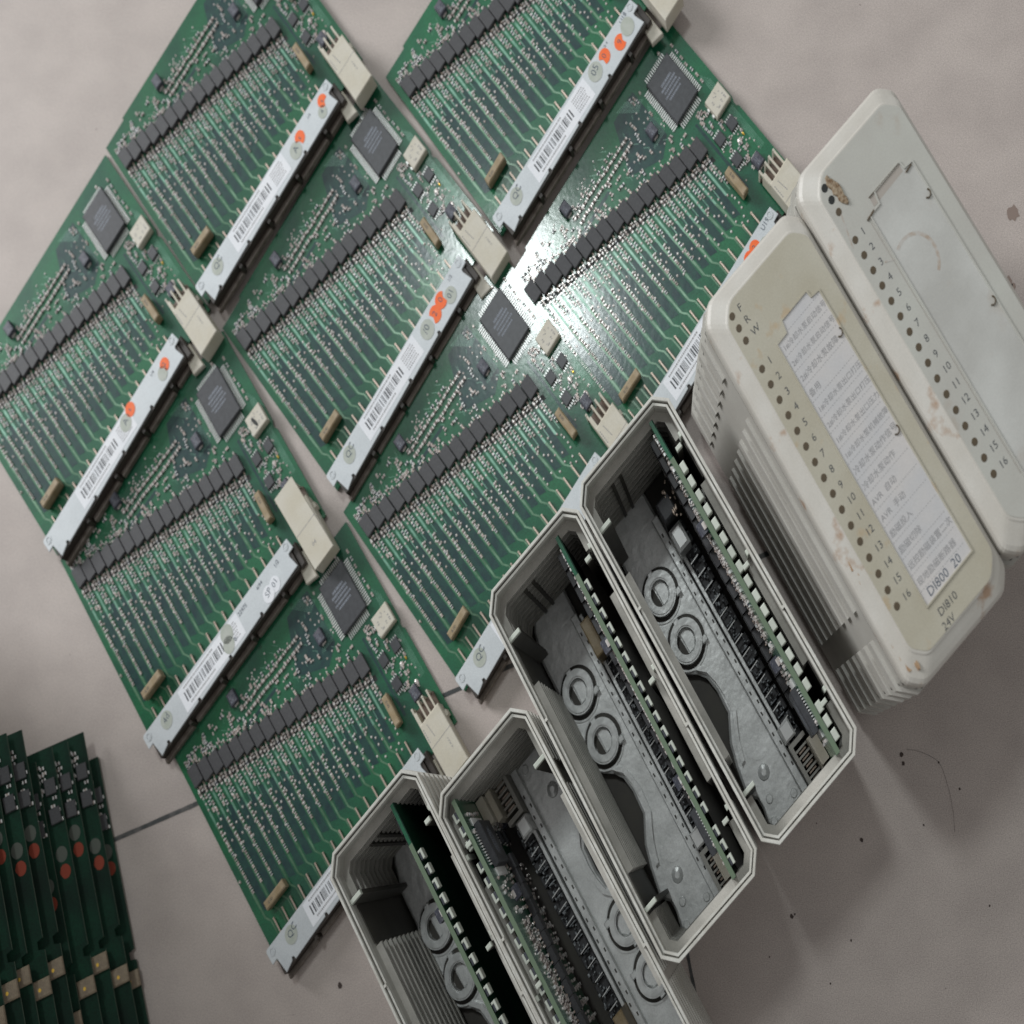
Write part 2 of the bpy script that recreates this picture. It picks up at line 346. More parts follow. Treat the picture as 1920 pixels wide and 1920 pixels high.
def f_plate(b):
    P = [(1, 79.3), (93.5, 79.3), (94.2, 83.6), (91.2, 83.8), (91.0, 84.8), (92.2, 89.6)]
    for n in (69, 49, 29, 9):
        P += [(n+1.2, 90.2), (n+1.0, 89.0), (n, 88.6), (n-.4, 89.6)]
    P += [(4.4, 90.6), (3.3, 84.4), (.6, 84.6), (.4, 80)]
    b.prism(P, 10.3, 11, 0, .12)
    b.box(2, 91, 79.35, 79.9, 8.8, 10.3)
me_plate = build(f_plate, 'metal_plate', ['plate'])
def f_screw(b): b.ring(0, 0, .95, 1.45, 10.9, 11.25, 20); b.disc(0, 0, .75, 10.9, 11.1, 12)
me_screw = build(f_screw, 'rivet', ['plate'])
def f_conn(b):
    b.box(3, 92.5, 80.5, 90.4, 2.5, 10.2, 0); b.box(92.5, 95.5, 82, 91, 2.5, 9, 0, .5)
    for i in range(5):
        a = 2.5+20*i; b.box(a, min(a+17.5, 94), 90.4, 92.2, 2.6, 5.6, 1, .3); b.box(a+17.7, a+19.2, 90.4, 91.9, 2.5, 9.4, 0)
me_conn = build(f_conn, 'connector_housing', ['conn', 'ledge'])
def f_leadp(b): b.box(-.33, .33, 72.6, 80.4, 3.0, 3.5, 0, .1); b.box(-.33, .33, 72.3, 73, TB, 3.5, 0)
me_lead = build(f_leadp, 'connector_lead', ['lead'])
def f_label(b): b.box(22.9, 60.5, 79.9, 88.3, 11.0, 11.06)
me_label = build(f_label, 'paper_label', ['paper'])
def f_bars(b):
    r = random.Random(11); u = 25.2
    while u < 49.2:
        d = r.choice((.22, .22, .4, .6)); b.box(u, u+d, 82.2, 85.7, 11.07, 11.08); u += d+r.choice((.25, .3, .5, .8))
    u = 26
    while u < 44: d = r.uniform(.3, .7); b.box(u, u+d, 80.6, 81.2, 11.07, 11.08, 1); u += d+.25
    u = 26.5
    while u < 42: d = r.uniform(.3, .6); b.box(u, u+d, 86.6, 87.2, 11.07, 11.08, 1); u += d+.25
    for j in range(6):
        v = 81.2+j*1.05; u = 51.4
        while u < 58: d = r.uniform(.25, .6); b.box(u, u+d, v, v+.5, 11.07, 11.08, 1); u += d+.35
me_bars = build(f_bars, 'barcode_print', ['black', 'greyp'])
# copper: dark fills, traces
def f_fill(b):
    for i in range(NOP):
        u, v = opt(i); a = max(v+19, 30); u2 = u+1.9
        if i < 16: b.prism([(u2, a), (u2+3.1, a+1.2), (u2+3.1, 69), (u2, 67.5)], TB+.01, TB+.05)
    b.prism([(70, 4), (83, 4), (83, 26), (76, 30), (62, 22)], TB+.01, TB+.04); b.box(26, 52, 17.2, 18.6, TB+.01, TB+.04)
    b.box(93.2, 94.4, 34, 66, TB+.01, TB+.05)
    b.prism([(2.7, 17.2), (91, 46.8), (91, 48.9), (2.7, 19.3)], TB+.055, TB+.08, 1)
me_fill = build(f_fill, 'dark_copper_fill', ['pcbdark', 'optoshade'])
def f_tr(b):
    r = random.Random(21)
    for i in range(NOP):
        u, v = opt(i); s = v+8.6
        b.box(u-.3, u+.6, s+.4, s+14, TB+.01, TB+.14); b.box(u+2.45, u+2.75, s+1, s+14, TB+.01, TB+.08)
        e = 70.5; un = 7.1+PIT*i
        if i < 16:
            b.bar((u+.2, s+14), (u+.9, e-6), .95, TB+.06, TB+.13, 1); b.bar((u+.9, e-6), (u+1.0, e-1), .8, TB+.06, TB+.13, 1)
            b.bar((u+1.0, e-1), (un-1.8, e+1.5), .6, TB+.06, TB+.11, 1); b.bar((un-1.8, e+1.5), (un-1.6, e+7), .6, TB+.06, TB+.11, 1)
        b.bar((u+2.6, s+2), (u+2.8, s+9), .35, TB+.01, TB+.07)
    for k in range(60):                                   # fine diagonal and upright tracks above the chips
        u = r.uniform(14, 86); v0 = r.uniform(5.5, 9+u*.24); ln = r.uniform(2, 5)
        if r.random() < .6: b.bar((u, v0), (u+ln*.55, v0+ln*.55), .13, TB+.01, TB+.05)
        else: b.bar((u, v0), (u-.5, v0+ln*.6), .13, TB+.01, TB+.05)
    for k in range(5): b.bar((106.6+k*.55, 24+k*1.2), (106.8+k*.55, 62), .13, TB+.01, TB+.05)
    for k in range(8): b.bar((84.2-k*.6, 9.5+k*.2), (78-k*.7, 3.5-.1*k), .12, TB+.01, TB+.05)
    for k in range(10): b.bar((76+k*.7, 24.8), (84.6, 12+k*1.2), .1, TB+.01, TB+.05)
me_tr = build(f_tr, 'copper_tracks', ['trace', 'olive'])
# small components: positions
pos = []
r5 = random.Random(5)
for i in range(NOP):
    u, v = opt(i); s = v+8.4
    pos.append((u+.2, s+1.0, 1.0, 2.2)); pos.append((u+1.75, s+.2, 1.15, 1.7))
    for k in range(3): pos.append((u+1.9+k*.12, s+3.2+k*2.9, .95, 1.7))
    for k in range(4): pos.append((u+3.2+k*.1, s+1.8+k*2.7, .95, 1.6))
    for k in range(4):
        if s+15+k*3.1 < 54+(i*.3): pos.append((u+.9+k*.08, s+14.6+k*3.0, 1.0, 1.9))
    for k in range(14):
        vv = s+20.5+k*1.9
        if 33 < vv < 61+i*.1: pos.append((u+1.0+k*.03, vv, 1.0, 1.25))
for k in range(13):
    u = 36.8+k*2.72; pos.append((u, 14.8+(k > 5)*.5, 2.3, 1.1)); pos.append((u-.4, 11.9+(k > 5)*.3, 2.4, .95))
for k in range(150):
    u = r5.uniform(3, 88); lim = 8.2+.335*u; v = r5.uniform(5.0, max(lim-.3, 6))
    if u > 83.5 and v < 32: continue
    if 35 < u < 72 and 10.8 < v < 16.2: continue
    if abs(u-78.7) < 3 and abs(v-20.3) < 4: continue
    if abs(u-34.5) < 3 and abs(v-6) < 4: continue
    if v < 4+.09*u and u > 20: continue
    pos.append((u, v, .95, 1.6) if r5.random() < .7 else (u, v, 1.6, .9))
for k in range(75):
    u = r5.uniform(95, 106.3); v = r5.uniform(32, 62)
    if u > 99.5 and v < 42.5: continue
    if any(abs(u-a) < 2.9 and abs(v-c) < 3.9 for a, c in ((104.3, 46.7), (97.2, 46.2), (97.2, 56.2), (102.3, 64))): continue
    pos.append((u, v, .9, 1.4) if r5.random() < .6 else (u, v, 1.4, .85))
for k in range(7): pos.append((105.6+r5.uniform(-.3, .6), 8+k*3.1, .9, 1.5))
for a, c in ((80, 5.5), (81.6, 6.3), (80.4, 7.4), (82, 8.2)): pos.append((a, c, .9, 1.5))
pos.sort(key=lambda p: -p[2]*p[3])
one = []; 
me_r = []
for lx, lv in ((1.0, 2.2), (2.3, 1.1), (2.4, .95), (1.0, 1.9), (1.15, 1.7), (.95, 1.7)):
    b = MB(); b.smd(0, 0, lx, lv, .85, TB); me_r.append(((lx, lv), b.mesh('chip_resistor', ['smd', 'solder'])))
mdict = dict(me_r)
big = [p for p in pos if (p[2], p[3]) in mdict][:100]
rest = [p for p in pos if p not in big]
def f_rest(b):
    for k, (u, v, lx, lv) in enumerate(rest): b.smd(u, v, lx, lv, .7, TB, 0 if k % 3 else 2)
me_rest = build(f_rest, 'tiny_components', ['smd', 'solder', 'smd2', 'tin'])
def f_blobs(b):
    r = random.Random(31)
    for i in range(NOP):
        u, v = opt(i); s = v+8.4
        for (a, c) in ((.2, -.35), (1.75, 0), (3.3, .2)): b.dome(u+a, s+c, .62, TB, .65, rv=.85)
        for c in (1.6, 3.4, 5, 7.2, 9.2, 11.6, 14.2, 16, 18, 20, 22, 24.5, 27): b.dome(u+r.choice((.3, 1.9, 3.3))+r.uniform(-.2, .2), s+c+r.uniform(-.5, .5), .5, TB, .55)
        for c in (-1.3,): b.dome(u+1.1, v+c, .42, TB, .45, rv=.6); b.dome(u+3.7, v+c-.3, .42, TB, .45, rv=.6)
    for k in range(120):
        u = r.uniform(4, 86); v = r.uniform(5.2, 7.8+.33*u); b.dome(u, v, .42, TB, .45)
    for k in range(40):
        u = r.uniform(95, 107); v = r.uniform(43, 64); b.dome(u, v, .4, TB, .4)
    for a, c, q in ((102.6, 53.1, 1.0), (105.6, 51, .6), (104.4, 62, 1.1), (84.8, 7, .6), (99.9, 5.0, .7), (0.9, 53, .5)): b.dome(a, c, q*.95, TB, .8, 9, 0, q*1.3)
me_blobs = build(f_blobs, 'solder_joints', ['solder'])
def f_gold(b): b.dome(105.4, 52.6, .5, TB, .6, 8, 0, .8)
me_gold = build(f_gold, 'gold_joint', ['gold'])

CAPS = ((78.7, 20.3), (34.5, 6.6), (102.4, 64.2)); SOS = ((104.3, 46.7), (97.2, 46.2), (97.2, 56.2))
T = Matrix.Translation
def board_parts(root, inv, sub_of=None, small=False):
    """parts of a board; with sub_of they become sub-parts of a module's circuit board"""
    par = sub_of or root; iv = None if sub_of else inv
    P = lambda n, me, basis=None, **k: part(n, me, par, iv, basis, **k)
    if not sub_of: P('substrate', me_sub)
    P('dark_copper_fill', me_fill) if not small else None
    P('copper_tracks', me_tr) if not small else None
    for i in range(NOP): P('optocoupler', me_opto, T((opt(i)[0], -opt(i)[1], 0)))
    q = P('microchip', me_qfp)
    if sub_of: P('chip_pins', me_qpins); P('chip_print', me_qink)
    else: part('chip_pins', me_qpins, q); part('chip_print', me_qink, q)
    for a, c in SOS: P('small_chip', me_so, T((a, -c, 0)))
    for a, c in CAPS:
        o = P('capacitor', me_cap, T((a, -c, 0)))
        if not sub_of: part('capacitor_print', me_capink, o)
    o = P('white_component', me_sq)
    if not sub_of: part('component_print', me_sqp, o)
    P('tiny_components', me_rest, stuff=True); P('solder_joints', me_blobs, stuff=True); P('gold_joint', me_gold)
    if small:
        b = MB()
        for (u, v, lx, lv) in big:
            if v < 57: b.smd(u, v, lx, lv, .85, TB)
        global me_bigm
        if 'me_bigm' not in globals(): me_bigm = b.mesh('small_components', ['smd', 'solder'])
        P('small_components', me_bigm, stuff=True); return
    for (u, v, lx, lv) in big: P('chip_resistor', mdict[(lx, lv)], T((u, -v, 0)))
    c1 = P('crystal_can', me_cr, T((7.2, -66.4, 0))); part('can_print', me_crs, c1)
    c2 = P('crystal_can', me_cr, T((92.6, -56.3, 0)) @ Matrix.Rotation(-pi/2, 4, 'Z')); part('can_print', me_crs, c2)
    P('connector_housing', me_conn); 
    for i in range(NOP): P('connector_lead', me_lead, T((7.1+5.1*i, 0, 0)))
    pl = P('metal_plate', me_plate)
    part('rivet', me_screw, pl, None, T((2.9, -81.4, 0))); part('rivet', me_screw, pl, None, T((91.4, -80.9, 0)))
    wc = P('ivory_connector', me_wh); part('connector_print', me_whd, wc)
    for a in (98.5, 102.2, 104.6, 107.4): part('connector_prong', me_prong, wc, None, T((a, 0, 0)))
    P('connector_foot', me_tail)
    lb = P('paper_label', me_label); part('barcode_print', me_bars, lb)

POSE = {'C1a': (-399.153, 146.369, .8025), 'C1b': (-338.28, 87.486, .7155), 'C1c': (-274.142, 22.542, .7105),
        'C2a': (-322.207, 229.055, .7874), 'C2b': (-255.709, 161.951, .8215), 'C2c': (-191.814, 98.653, .8035),
        'C3a': (-173.481, 242.279, .787), 'C3b': (-112.376, 169.773, .805)}
TILT = {'C1a': (-.4, .3), 'C1b': (.3, -.5), 'C1c': (.4, .3), 'C2a': (-.3, -.3), 'C2b': (.5, .2), 'C2c': (.5, -.6), 'C3a': (-1.0, -.6), 'C3b': (0, 0)}
LAB = {'C1a': 'green circuit board at the left edge with two separate orange stickers on its strip',
       'C1b': 'green circuit board with a plain ivory cover and white round stickers on its strip',
       'C1c': 'green circuit board tucked under the small open housing, lowest board of the left row',
       'C2a': 'green circuit board at the upper left with two small orange stickers at the strip end',
       'C2b': 'green circuit board at the centre whose strip has two overlapping orange stickers',
       'C2c': 'green circuit board whose strip runs under the two middle open housings',
       'C3a': 'green circuit board at the top centre with two round orange stickers side by side',
       'C3b': 'green circuit board with the bright glare, next to the closed ivory modules'}
roots = {}
def tiltm(n):
    a, c = TILT[n]; return Matrix.Rotation(math.radians(a), 4, 'X') @ Matrix.Rotation(math.radians(c), 4, 'Y')
proto = None
for n, (x, y, t) in POSE.items():
    inv = frame(t, tiltm(n))
    if proto is None:
        proto = thing('circuit_board', LAB[n], 'circuit board', 'green circuit boards laid out in rows on the floor', x=x, y=y)
        board_parts(proto, inv); roots[n] = (proto, inv)
    else: roots[n] = (copy_tree(proto, x, y, inv, LAB[n]), inv)
# stickers and handwriting, different on every board
def sticker(n, u, v, r, m, body=None, cut=None, z=11.08, inkm='pen'):
    root, inv = roots[n]; b = MB(); P = []
    for i in range(36):
        a = 2*pi*i/36; q = r
        if cut is not None:
            d = (a-cut+pi) % (2*pi)-pi
            if abs(d) < .62: q = r*(.42+.5*abs(d))
        P.append((u+q*cos(a), v+q*sin(a)))
    b.prism(P, z, z+.06)
    o = part({'orange': 'orange_sticker', 'clear': 'round_sticker', 'paper': 'white_sticker'}[m], b.mesh('sticker', [m]), root, inv)
    if body:
        b = MB(); b.text(body, u-.3*r*len(body)/1.6, v+.35*r, 1.15*r, z+.08, .3); part('sticker_ink', b.mesh('sticker_ink', [inkm]), o)
def ink(n, lines):
    root, inv = roots[n]; b = MB()
    for body, u, v, s, rot in lines: b.text(body, u, v, s, 11.1, rot)
    part('handwriting', b.mesh('handwriting', ['pen']), root, inv)
sticker('C3a', 72.4, 83.2, 2.7, 'orange', '0', pi*.9); sticker('C3a', 80.4, 85.6, 2.8, 'orange', '9', .2); sticker('C3a', 66.0, 83.4, 3.4, 'clear', '05'); sticker('C3a', 86.2, 84.6, 3.2, 'clear')
sticker('C2b', 72.6, 84.0, 3.0, 'orange', '2', pi); sticker('C2b', 77.6, 83.0, 2.9, 'orange', '0', .1, 11.16); sticker('C2b', 66.5, 84.4, 3.4, 'clear', '/0'); sticker('C2b', 81.8, 85.4, 2.9, 'clear', '01')
sticker('C2a', 87.1, 83.4, 2.4, 'orange', 's', .9); sticker('C2a', 71.0, 83.8, 2.6, 'orange', 's', pi*.8); sticker('C2a', 66.6, 85.4, 3.1, 'clear', 'A'); sticker('C2a', 84.6, 86.3, 2.3, 'clear', '4')
sticker('C1a', 83.6, 84.2, 2.5, 'orange', '2', 2.6); sticker('C1a', 61.4, 81.6, 2.6, 'orange', 's', None); sticker('C1a', 56.8, 83.2, 3.1, 'clear', 'A'); sticker('C1a', 81.0, 85.6, 2.6, 'clear')
sticker('C3b', 75.8, 83.6, 2.7, 'orange', '0', None); sticker('C3b', 79.8, 82.9, 2.5, 'orange', '2', None, 11.16); sticker('C3b', 83.6, 86.0, 2.8, 'clear', '11')
sticker('C1b', 80.2, 86.6, 2.7, 'paper', '01'); sticker('C1b', 76.0, 87.0, 2.9, 'paper', 'SP', None, 11.16); sticker('C1b', 52.5, 82.6, 3.2, 'clear', None); sticker('C1b', 51.2, 86.0, 2.9, 'clear')
for n in ('C1b', 'C1c', 'C2a', 'C2b', 'C2c', 'C3a'): sticker(n, 13.0, 83.3, 3.0, 'clear', 'QC' if n != 'C1b' else '4d')
ink('C3a', [('U18', 85, 82.2, 2.4, .2), ('1/2 4', 73.5, 81.6, 1.5, .1)])
ink('C3b', [('U19', 86, 82.4, 2.6, .15), ('22975', 62, 82.2, 1.8, 0)])
ink('C1b', [('1/2', 83.5, 83, 2.2, .2), ('4/94', 72.5, 82.5, 2.0, .1), ('22975', 60.5, 82.6, 2.1, 0), ('OP188', 51.0, 84.1, 1.9, -.75), ('791', 49.4, 86.6, 1.9, -.75)])
ink('C2b', [('1/2', 84.4, 82.2, 1.9, .2)]); ink('C2a', [('1/4', 78, 82.6, 1.6, .1)]); ink('C1a', [('1/4', 76.0, 82.2, 1.9, .1)])
b = MB(); b.prism([(104.6+.75*cos(a*.45)+.35*sin(a*.45)*1.6, 37.1+2.2*sin(a*.45)) for a in range(14)], 5.95, 5.98)
part('black_ink_mark', b.mesh('black_ink_mark', ['hole2']), roots['C1b'][0], roots['C1b'][1])
# the plain ivory cover glued over one connector
def f_cov(b): b.prism([(97.2, 66.3), (108.2, 66.3), (109.4, 97.2), (98.0, 97.2)], 12.1, 12.7, 0, .15)
cv = part('connector_cover', build(f_cov, 'connector_cover', ['white']), roots['C1b'][0], roots['C1b'][1])
def f_covs(b): b.box(97.9, 108.9, 83.2, 83.4, 12.71, 12.73); b.text('04', 102, 91, 2.2, 12.73)
part('cover_print', build(f_covs, 'cover_print', ['greyp']), cv)

# ------------------------------------------------------------------ module housings
W_, L_, C_ = 45., 119., 4.8
def octo(e, c=C_):
    k = c+.414*e
    return [(k, e), (W_-k, e), (W_-e, k), (W_-e, L_-k), (W_-k, L_-e), (k, L_-e), (e, L_-k), (e, k)]
def rib_paths(e, m1=28., m2=31., m3=91., m4=99.):
    k = C_+.414*e
    return [[(e, m1), (e, k), (k, e), (W_-k, e), (W_-e, k), (W_-e, m1)], [(e, m2), (e, m3)], [(W_-e, m3), (W_-e, m2)],
            [(W_-e, m4), (W_-e, L_-k), (W_-k, L_-e), (k, L_-e), (e, L_-k), (e, m4)]]
def wall(b, e0, e1, z0, z1, mi=0, c=C_):
    A = octo(e0, c); B = octo(e1, c); b.strip(A+[A[0]], B+[B[0]], z0, z1, mi)
ZR = 77.6
def f_shell(b):
    wall(b, .5, 2.0, 0, ZR-3.2)
    b.prism(octo(1.2), .3, 2.0)
def f_rim(b):
    wall(b, 0, .95, ZR-4.0, ZR-.15); wall(b, .12, .83, ZR-.15, ZR); wall(b, 1.45, 2.15, ZR-4.5, ZR-1.3)
    b.box(-.02, 2.1, 40, 40.8, ZR-4, ZR-.25); b.box(W_-2.1, W_+.02, 74, 74.8, ZR-4, ZR-.25)
def f_ribs_out(b, top, n, st):
    for k in range(n):
        z = top-st*k
        for A, B in zip(rib_paths(-.15), rib_paths(.6)): b.strip(A, B, z-2.9, z)
def f_ribs_in(b):
    for k in range(10):
        z = 68-6.4*k
        for A, B in zip(rib_paths(1.9, 13.6, 29, 90, 103), rib_paths(4.5, 13.6, 29, 90, 103)): b.strip(A, B, z-1.9, z)
me_shell = build(f_shell, 'housing_shell', ['plastic'])
me_rim = build(f_rim, 'rim', ['rim'])
me_ribo = build(lambda b: f_ribs_out(b, 70, 9, 7.4), 'outer_ribs', ['plastic'])
me_ribi = build(f_ribs_in, 'inner_ribs', ['plasticin'])
me_liner = build(lambda b: b.box(2.05, 2.5, 0, 12.4, 3, 69), 'recess_shade_panel', ['dark'])  # dark sheet painting the shade of the wall recess
me_lin = build(lambda b: wall(b, 2.02, 2.2, 3, 66), 'groove_shade_liner', ['grooveshade'])  # thin dark sheet that paints shade between the ribs
me_chan = build(lambda b: b.box(0, 1.3, 2.0, 5.0, 8, 60), 'wall_channel', ['dark'])
def f_under(b): b.prism(octo(2.2), 2.0, 3.0)
me_under = build(f_under, 'dark_floor_panel', ['dark'])
def f_alu(b):
    P = [(3.2, 15), (3.2, 56), (5, 58), (8.8, 61.0), (11.2, 64.5), (12.2, 70), (11.8, 78), (9.0, 82), (7.0, 85), (4.8, 92), (3.4, 99), (3.2, 101.6), (5.8, 104.5), (6.0, 108), (4.8, 112.5), (5.5, 116.2), (24.5, 116.2), (24.5, 3.2), (8, 3.2), (6, 6)]
    b.prism(P, 4, 8, 0, .9)
    P2 = [(8.9, 59.8), (12.2, 63.4), (13.4, 68), (13.9, 73), (13.4, 79.5), (10.6, 84), (9.0, 87), (7.0, 93)]
    P3 = [(x+1.8, v-.3) for x, v in P2]
    b.strip(P2, P3, 7.9, 10.2)
    b.dome(12.9, 100.3, 2.6, 7.9, 1.6, 18); b.ring(15.5, 93, 3.6, 4.0, 7.9, 8.15, 28)
    for a, c in ((10, 107.5), (19, 112.5), (7.5, 113.6)): b.disc(a, c, 1.5, 7.9, 8.6, 16, 0, .3)
me_alu = build(f_alu, 'back_plate', ['alu'])
def f_dial(b):
    b.ring(0, 0, 8.3, 8.9, 8, 8.7, 44); b.ring(0, 0, 4.1, 6.9, 8, 12.0, 40); b.ring(0, 0, 4.6, 6.3, 12.0, 12.6, 40)
    b.box(-1.2, 1.2, -7.9, -6.5, 8, 11.6, 0, .3); b.box(5.2, 7.8, 3.2, 5.4, 8, 11.2, 0, .3); b.box(-8.0, -6.6, -1.6, .8, 8, 11, 0, .3)
me_dial = build(f_dial, 'coding_dial', ['dialm'])
def f_dialg(b): b.ring(0, 0, 6.9, 8.3, 8.02, 8.2, 40)
me_dialg = build(f_dialg, 'dial_groove', ['dark'])
def f_key(b): b.prism([(-3.9, -2.6), (-1.6, -3.6), (-1.2, 3.6), (-3.9, 2.8)], 8.05, 8.4)
me_key = build(f_key, 'dial_painted_shadow', ['dark'])  # shadow of the raised ring, painted as a dark piece inside the dial
def f_keyt(b): b.prism([(-1.0, -3.7), (1.6, -3.6), (3.6, -1.6), (3.7, 1.4), (1.8, 3.6), (-1.0, 3.7)], 8.1, 9.4, 0, .3)
me_keyt = build(f_keyt, 'dial_key', ['alu'])
def f_rail(b):
    b.box(21.6, 24.6, 14, 116, 8, 13, 0, .3); b.box(25.2, 26.6, 16, 113, 8, 15, 0, .2)
me_rail = build(f_rail, 'terminal_rail', ['alu'])
def f_slots(b):
    for i in range(24): b.box(22.4+(i % 2), 23.0+(i % 2), 20+i*3.7, 21.3+i*3.7, 13.01, 13.05)
me_slots = build(f_slots, 'rail_slots', ['dark'])
def f_comb(b):
    r = random.Random(9)
    for i in range(17):
        v = 22+i*4.75
        b.box(26.8, 32.3, v, v+3.9, 8, 16+r.uniform(-1, 1), 1, .3)
        for q in range(7):
            x = r.uniform(26.8, 31.4); w_ = v+r.uniform(0, 4); b.box(x, x+r.uniform(.3, .9), w_, w_+r.uniform(.3, 1.1), 14, 16.6+r.uniform(0, 4), 0, .1)
        b.box(27.0, 30.0, v+4.0, v+4.4, 8, 19, 0, .1)
me_comb = build(f_comb, 'terminal_block', ['tblk', 'opto'])
def f_pinsm(b):
    for i in range(17):
        v = 21.2+i*4.9; b.bar((26.4, v+.2), (30.6, v-.2), .3, 20, 20.6)
me_pinsm = build(f_pinsm, 'terminal_pins', ['tin'])
def f_grid(b):
    b.box(24.8, 32.4, 101.5, 103, 8, 24, 0); b.box(24.8, 26.2, 103, 115.6, 8, 24, 0); b.box(24.8, 32.4, 114.6, 115.6, 8, 24)
    for i in range(5): b.box(26.2, 31.5, 104.4+i*2.2, 105.1+i*2.2, 8, 23, 0)
me_grid = build(f_grid, 'contact_cage', ['plasticin'])
def f_gridp(b):
    for i in range(5): b.box(27, 30.6, 105.3+i*2.2, 106.1+i*2.2, 14, 21.6, 0, .2)
me_gridp = build(f_gridp, 'contact_pins', ['lead'])
def f_bg(b): b.box(31.4, 34.0, 104.5, 114.5, 12, 34, 0, .4)
me_bg = build(f_bg, 'ivory_block', ['white'])
def f_can(b): b.box(24.6, 29.6, 95, 100.5, 10, 26, 0, .6)
me_can = build(f_can, 'metal_can', ['tin'])
def f_can2(b): b.box(24.8, 29.4, 21, 33.5, 10, 32, 0, .5)
me_can2 = build(f_can2, 'beige_relay', ['beige'])
me_can3 = build(lambda b: b.box(24.6, 30.2, 24.2, 32, 10, 30, 0, 1.0), 'metal_can', ['tin'])
me_blk = build(lambda b: b.box(24.8, 31.0, 16.2, 22.8, 10, 38, 0, .6), 'black_relay', ['opto'])
def f_scr(b):
    r = random.Random(14)
    for k in range(16): u = r.uniform(29, 33); v = r.uniform(12, 27); b.dome(u, v, r.uniform(.25, .6), 38, .5, 7, 0, r.uniform(.3, 1.3))
me_scr = build(f_scr, 'copper_scraps', ['lead'])
def f_fin(b, x0=2.2, x1=7.2, v=14.6): b.box(x0, x1, v-.7, v+.7, 3, 72.5, 0); b.box(x0, x1, v-.7, v+.7, 72.5, 74.8, 1, .2)
me_fin = build(f_fin, 'support_fin', ['dark', 'led'])
me_fin2 = build(lambda b: f_fin(b, W_-6.2, W_-3.8, 0), 'support_fin', ['dark', 'led'])
def f_stub(b): b.box(W_-3.0, W_-1.6, -1.0, .6, 62, 74.5, 0, .2)
me_stub = build(f_stub, 'support_stub', ['led'])
def f_ledm(b): b.box(1.0, 1.9, -1.5, 1.5, 69.5, 73.6, 0, .15); b.box(0, 1.0, -1.5, -.8, 69.5, 73.6, 0, .15)
me_led = build(f_ledm, 'led_block', ['led'])
def f_ledd(b): b.box(0, 1.0, -.8, 1.4, 69.3, 73.3, 0, .15)
me_ledd = build(f_ledd, 'led_lens', ['smd2'])
me_led2 = build(lambda b: b.box(0, 2.3, -1.6, 1.6, 69.5, 73.8, 0, .25), 'led_block', ['led'])

def pose_inv(pose, rot180):
    x, y, t = pose
    if rot180:
        c, s = cos(t), sin(t); x, y = x+W_*c+L_*s, y+W_*s-L_*c; t += pi
    return x, y, frame(t)
def open_module(pose, rot180, label, xb):
    x, y, inv = pose_inv(pose, rot180)
    root = thing('open_module', label, 'module housing', 'opened module housings standing in a row', x=x, y=y)
    P = lambda n, me, basis=None, **k: part(n, me, root, inv, basis, **k)
    P('housing_shell', me_shell); P('rim', me_rim); P('outer_ribs', me_ribo); P('inner_ribs', me_ribi); P('groove_shade_liner', me_lin); 
    for a in (15.6, 90.2):
        for b_ in (0, W_-4.55): P('recess_shade_panel', me_liner, T((b_, -a, 0)))
    for a in (13.5, 17.5): P('wall_channel', me_chan, T((a, 0, 0)))
    P('dark_floor_panel', me_under)
    pl = P('back_plate', me_alu)
    for v in (32.9, 50.9):
        d = P('coding_dial', me_dial, T((11.1, -v, 0))); part('dial_groove', me_dialg, d); part('dial_painted_shadow', me_key, d); part('dial_key', me_keyt, d)
    rl = P('terminal_rail', me_rail); part('rail_slots', me_slots, rl)
    tb = P('terminal_block', me_comb); part('terminal_pins', me_pinsm, tb)
    cg = P('contact_cage', me_grid); part('contact_pins', me_gridp, cg)
    P('ivory_block', me_bg); P('metal_can', me_can); P('beige_relay', me_can2) if not xb == 35.2 else (P('metal_can', me_can3), P('black_relay', me_blk), P('copper_scraps', me_scr))
    P('support_fin', me_fin); P('support_fin', me_fin, T((0, -86.8, 0)))
    for v in (16.8, 57.3, 102.0): P('support_fin', me_fin2, T((0, -v, 0))); P('support_stub', me_stub, T((0, -(v-2.2), 0)))
    Tm = Matrix(((0, 0, -1, xb+TB), (-1, 0, 0, -4), (0, 1, 0, 74), (0, 0, 0, 1)))
    bd = P('circuit_board', me_subm, Tm)
    board_parts(root, inv, bd, True)
    for k in range(19):
        v = 22.0+4.84*k if k < 16 else 101.8+4.4*(k-16)
        if xb > 34 and not rot180: P('led_block', me_led2, T((xb+1.7, -v, 0)))
        else: o = P('led_block', me_led, T((xb+1.7, -v, 0))); part('led_lens', me_ledd, o)
    return root
MP = {'M3': (-70.498, 86.447, .6624), 'M4': (-106.776, 58.602, .6475), 'M5': (-126.963, 5.69, .6656), 'M6': (-171.063, -9.814, .662)}
open_module(MP['M3'], False, 'open grey module housing beside the yellowed closed module, rightmost of the opened ones', 35.2)
open_module(MP['M4'], False, 'second opened grey module housing from the closed ones, both dials fully in view', 33.0)
open_module(MP['M5'], True, 'opened grey module housing turned the other way round, its dials at the lower end', 37.4)
open_module(MP['M6'], False, 'opened grey module housing at the bottom left with broad light ribs inside', 29.8)

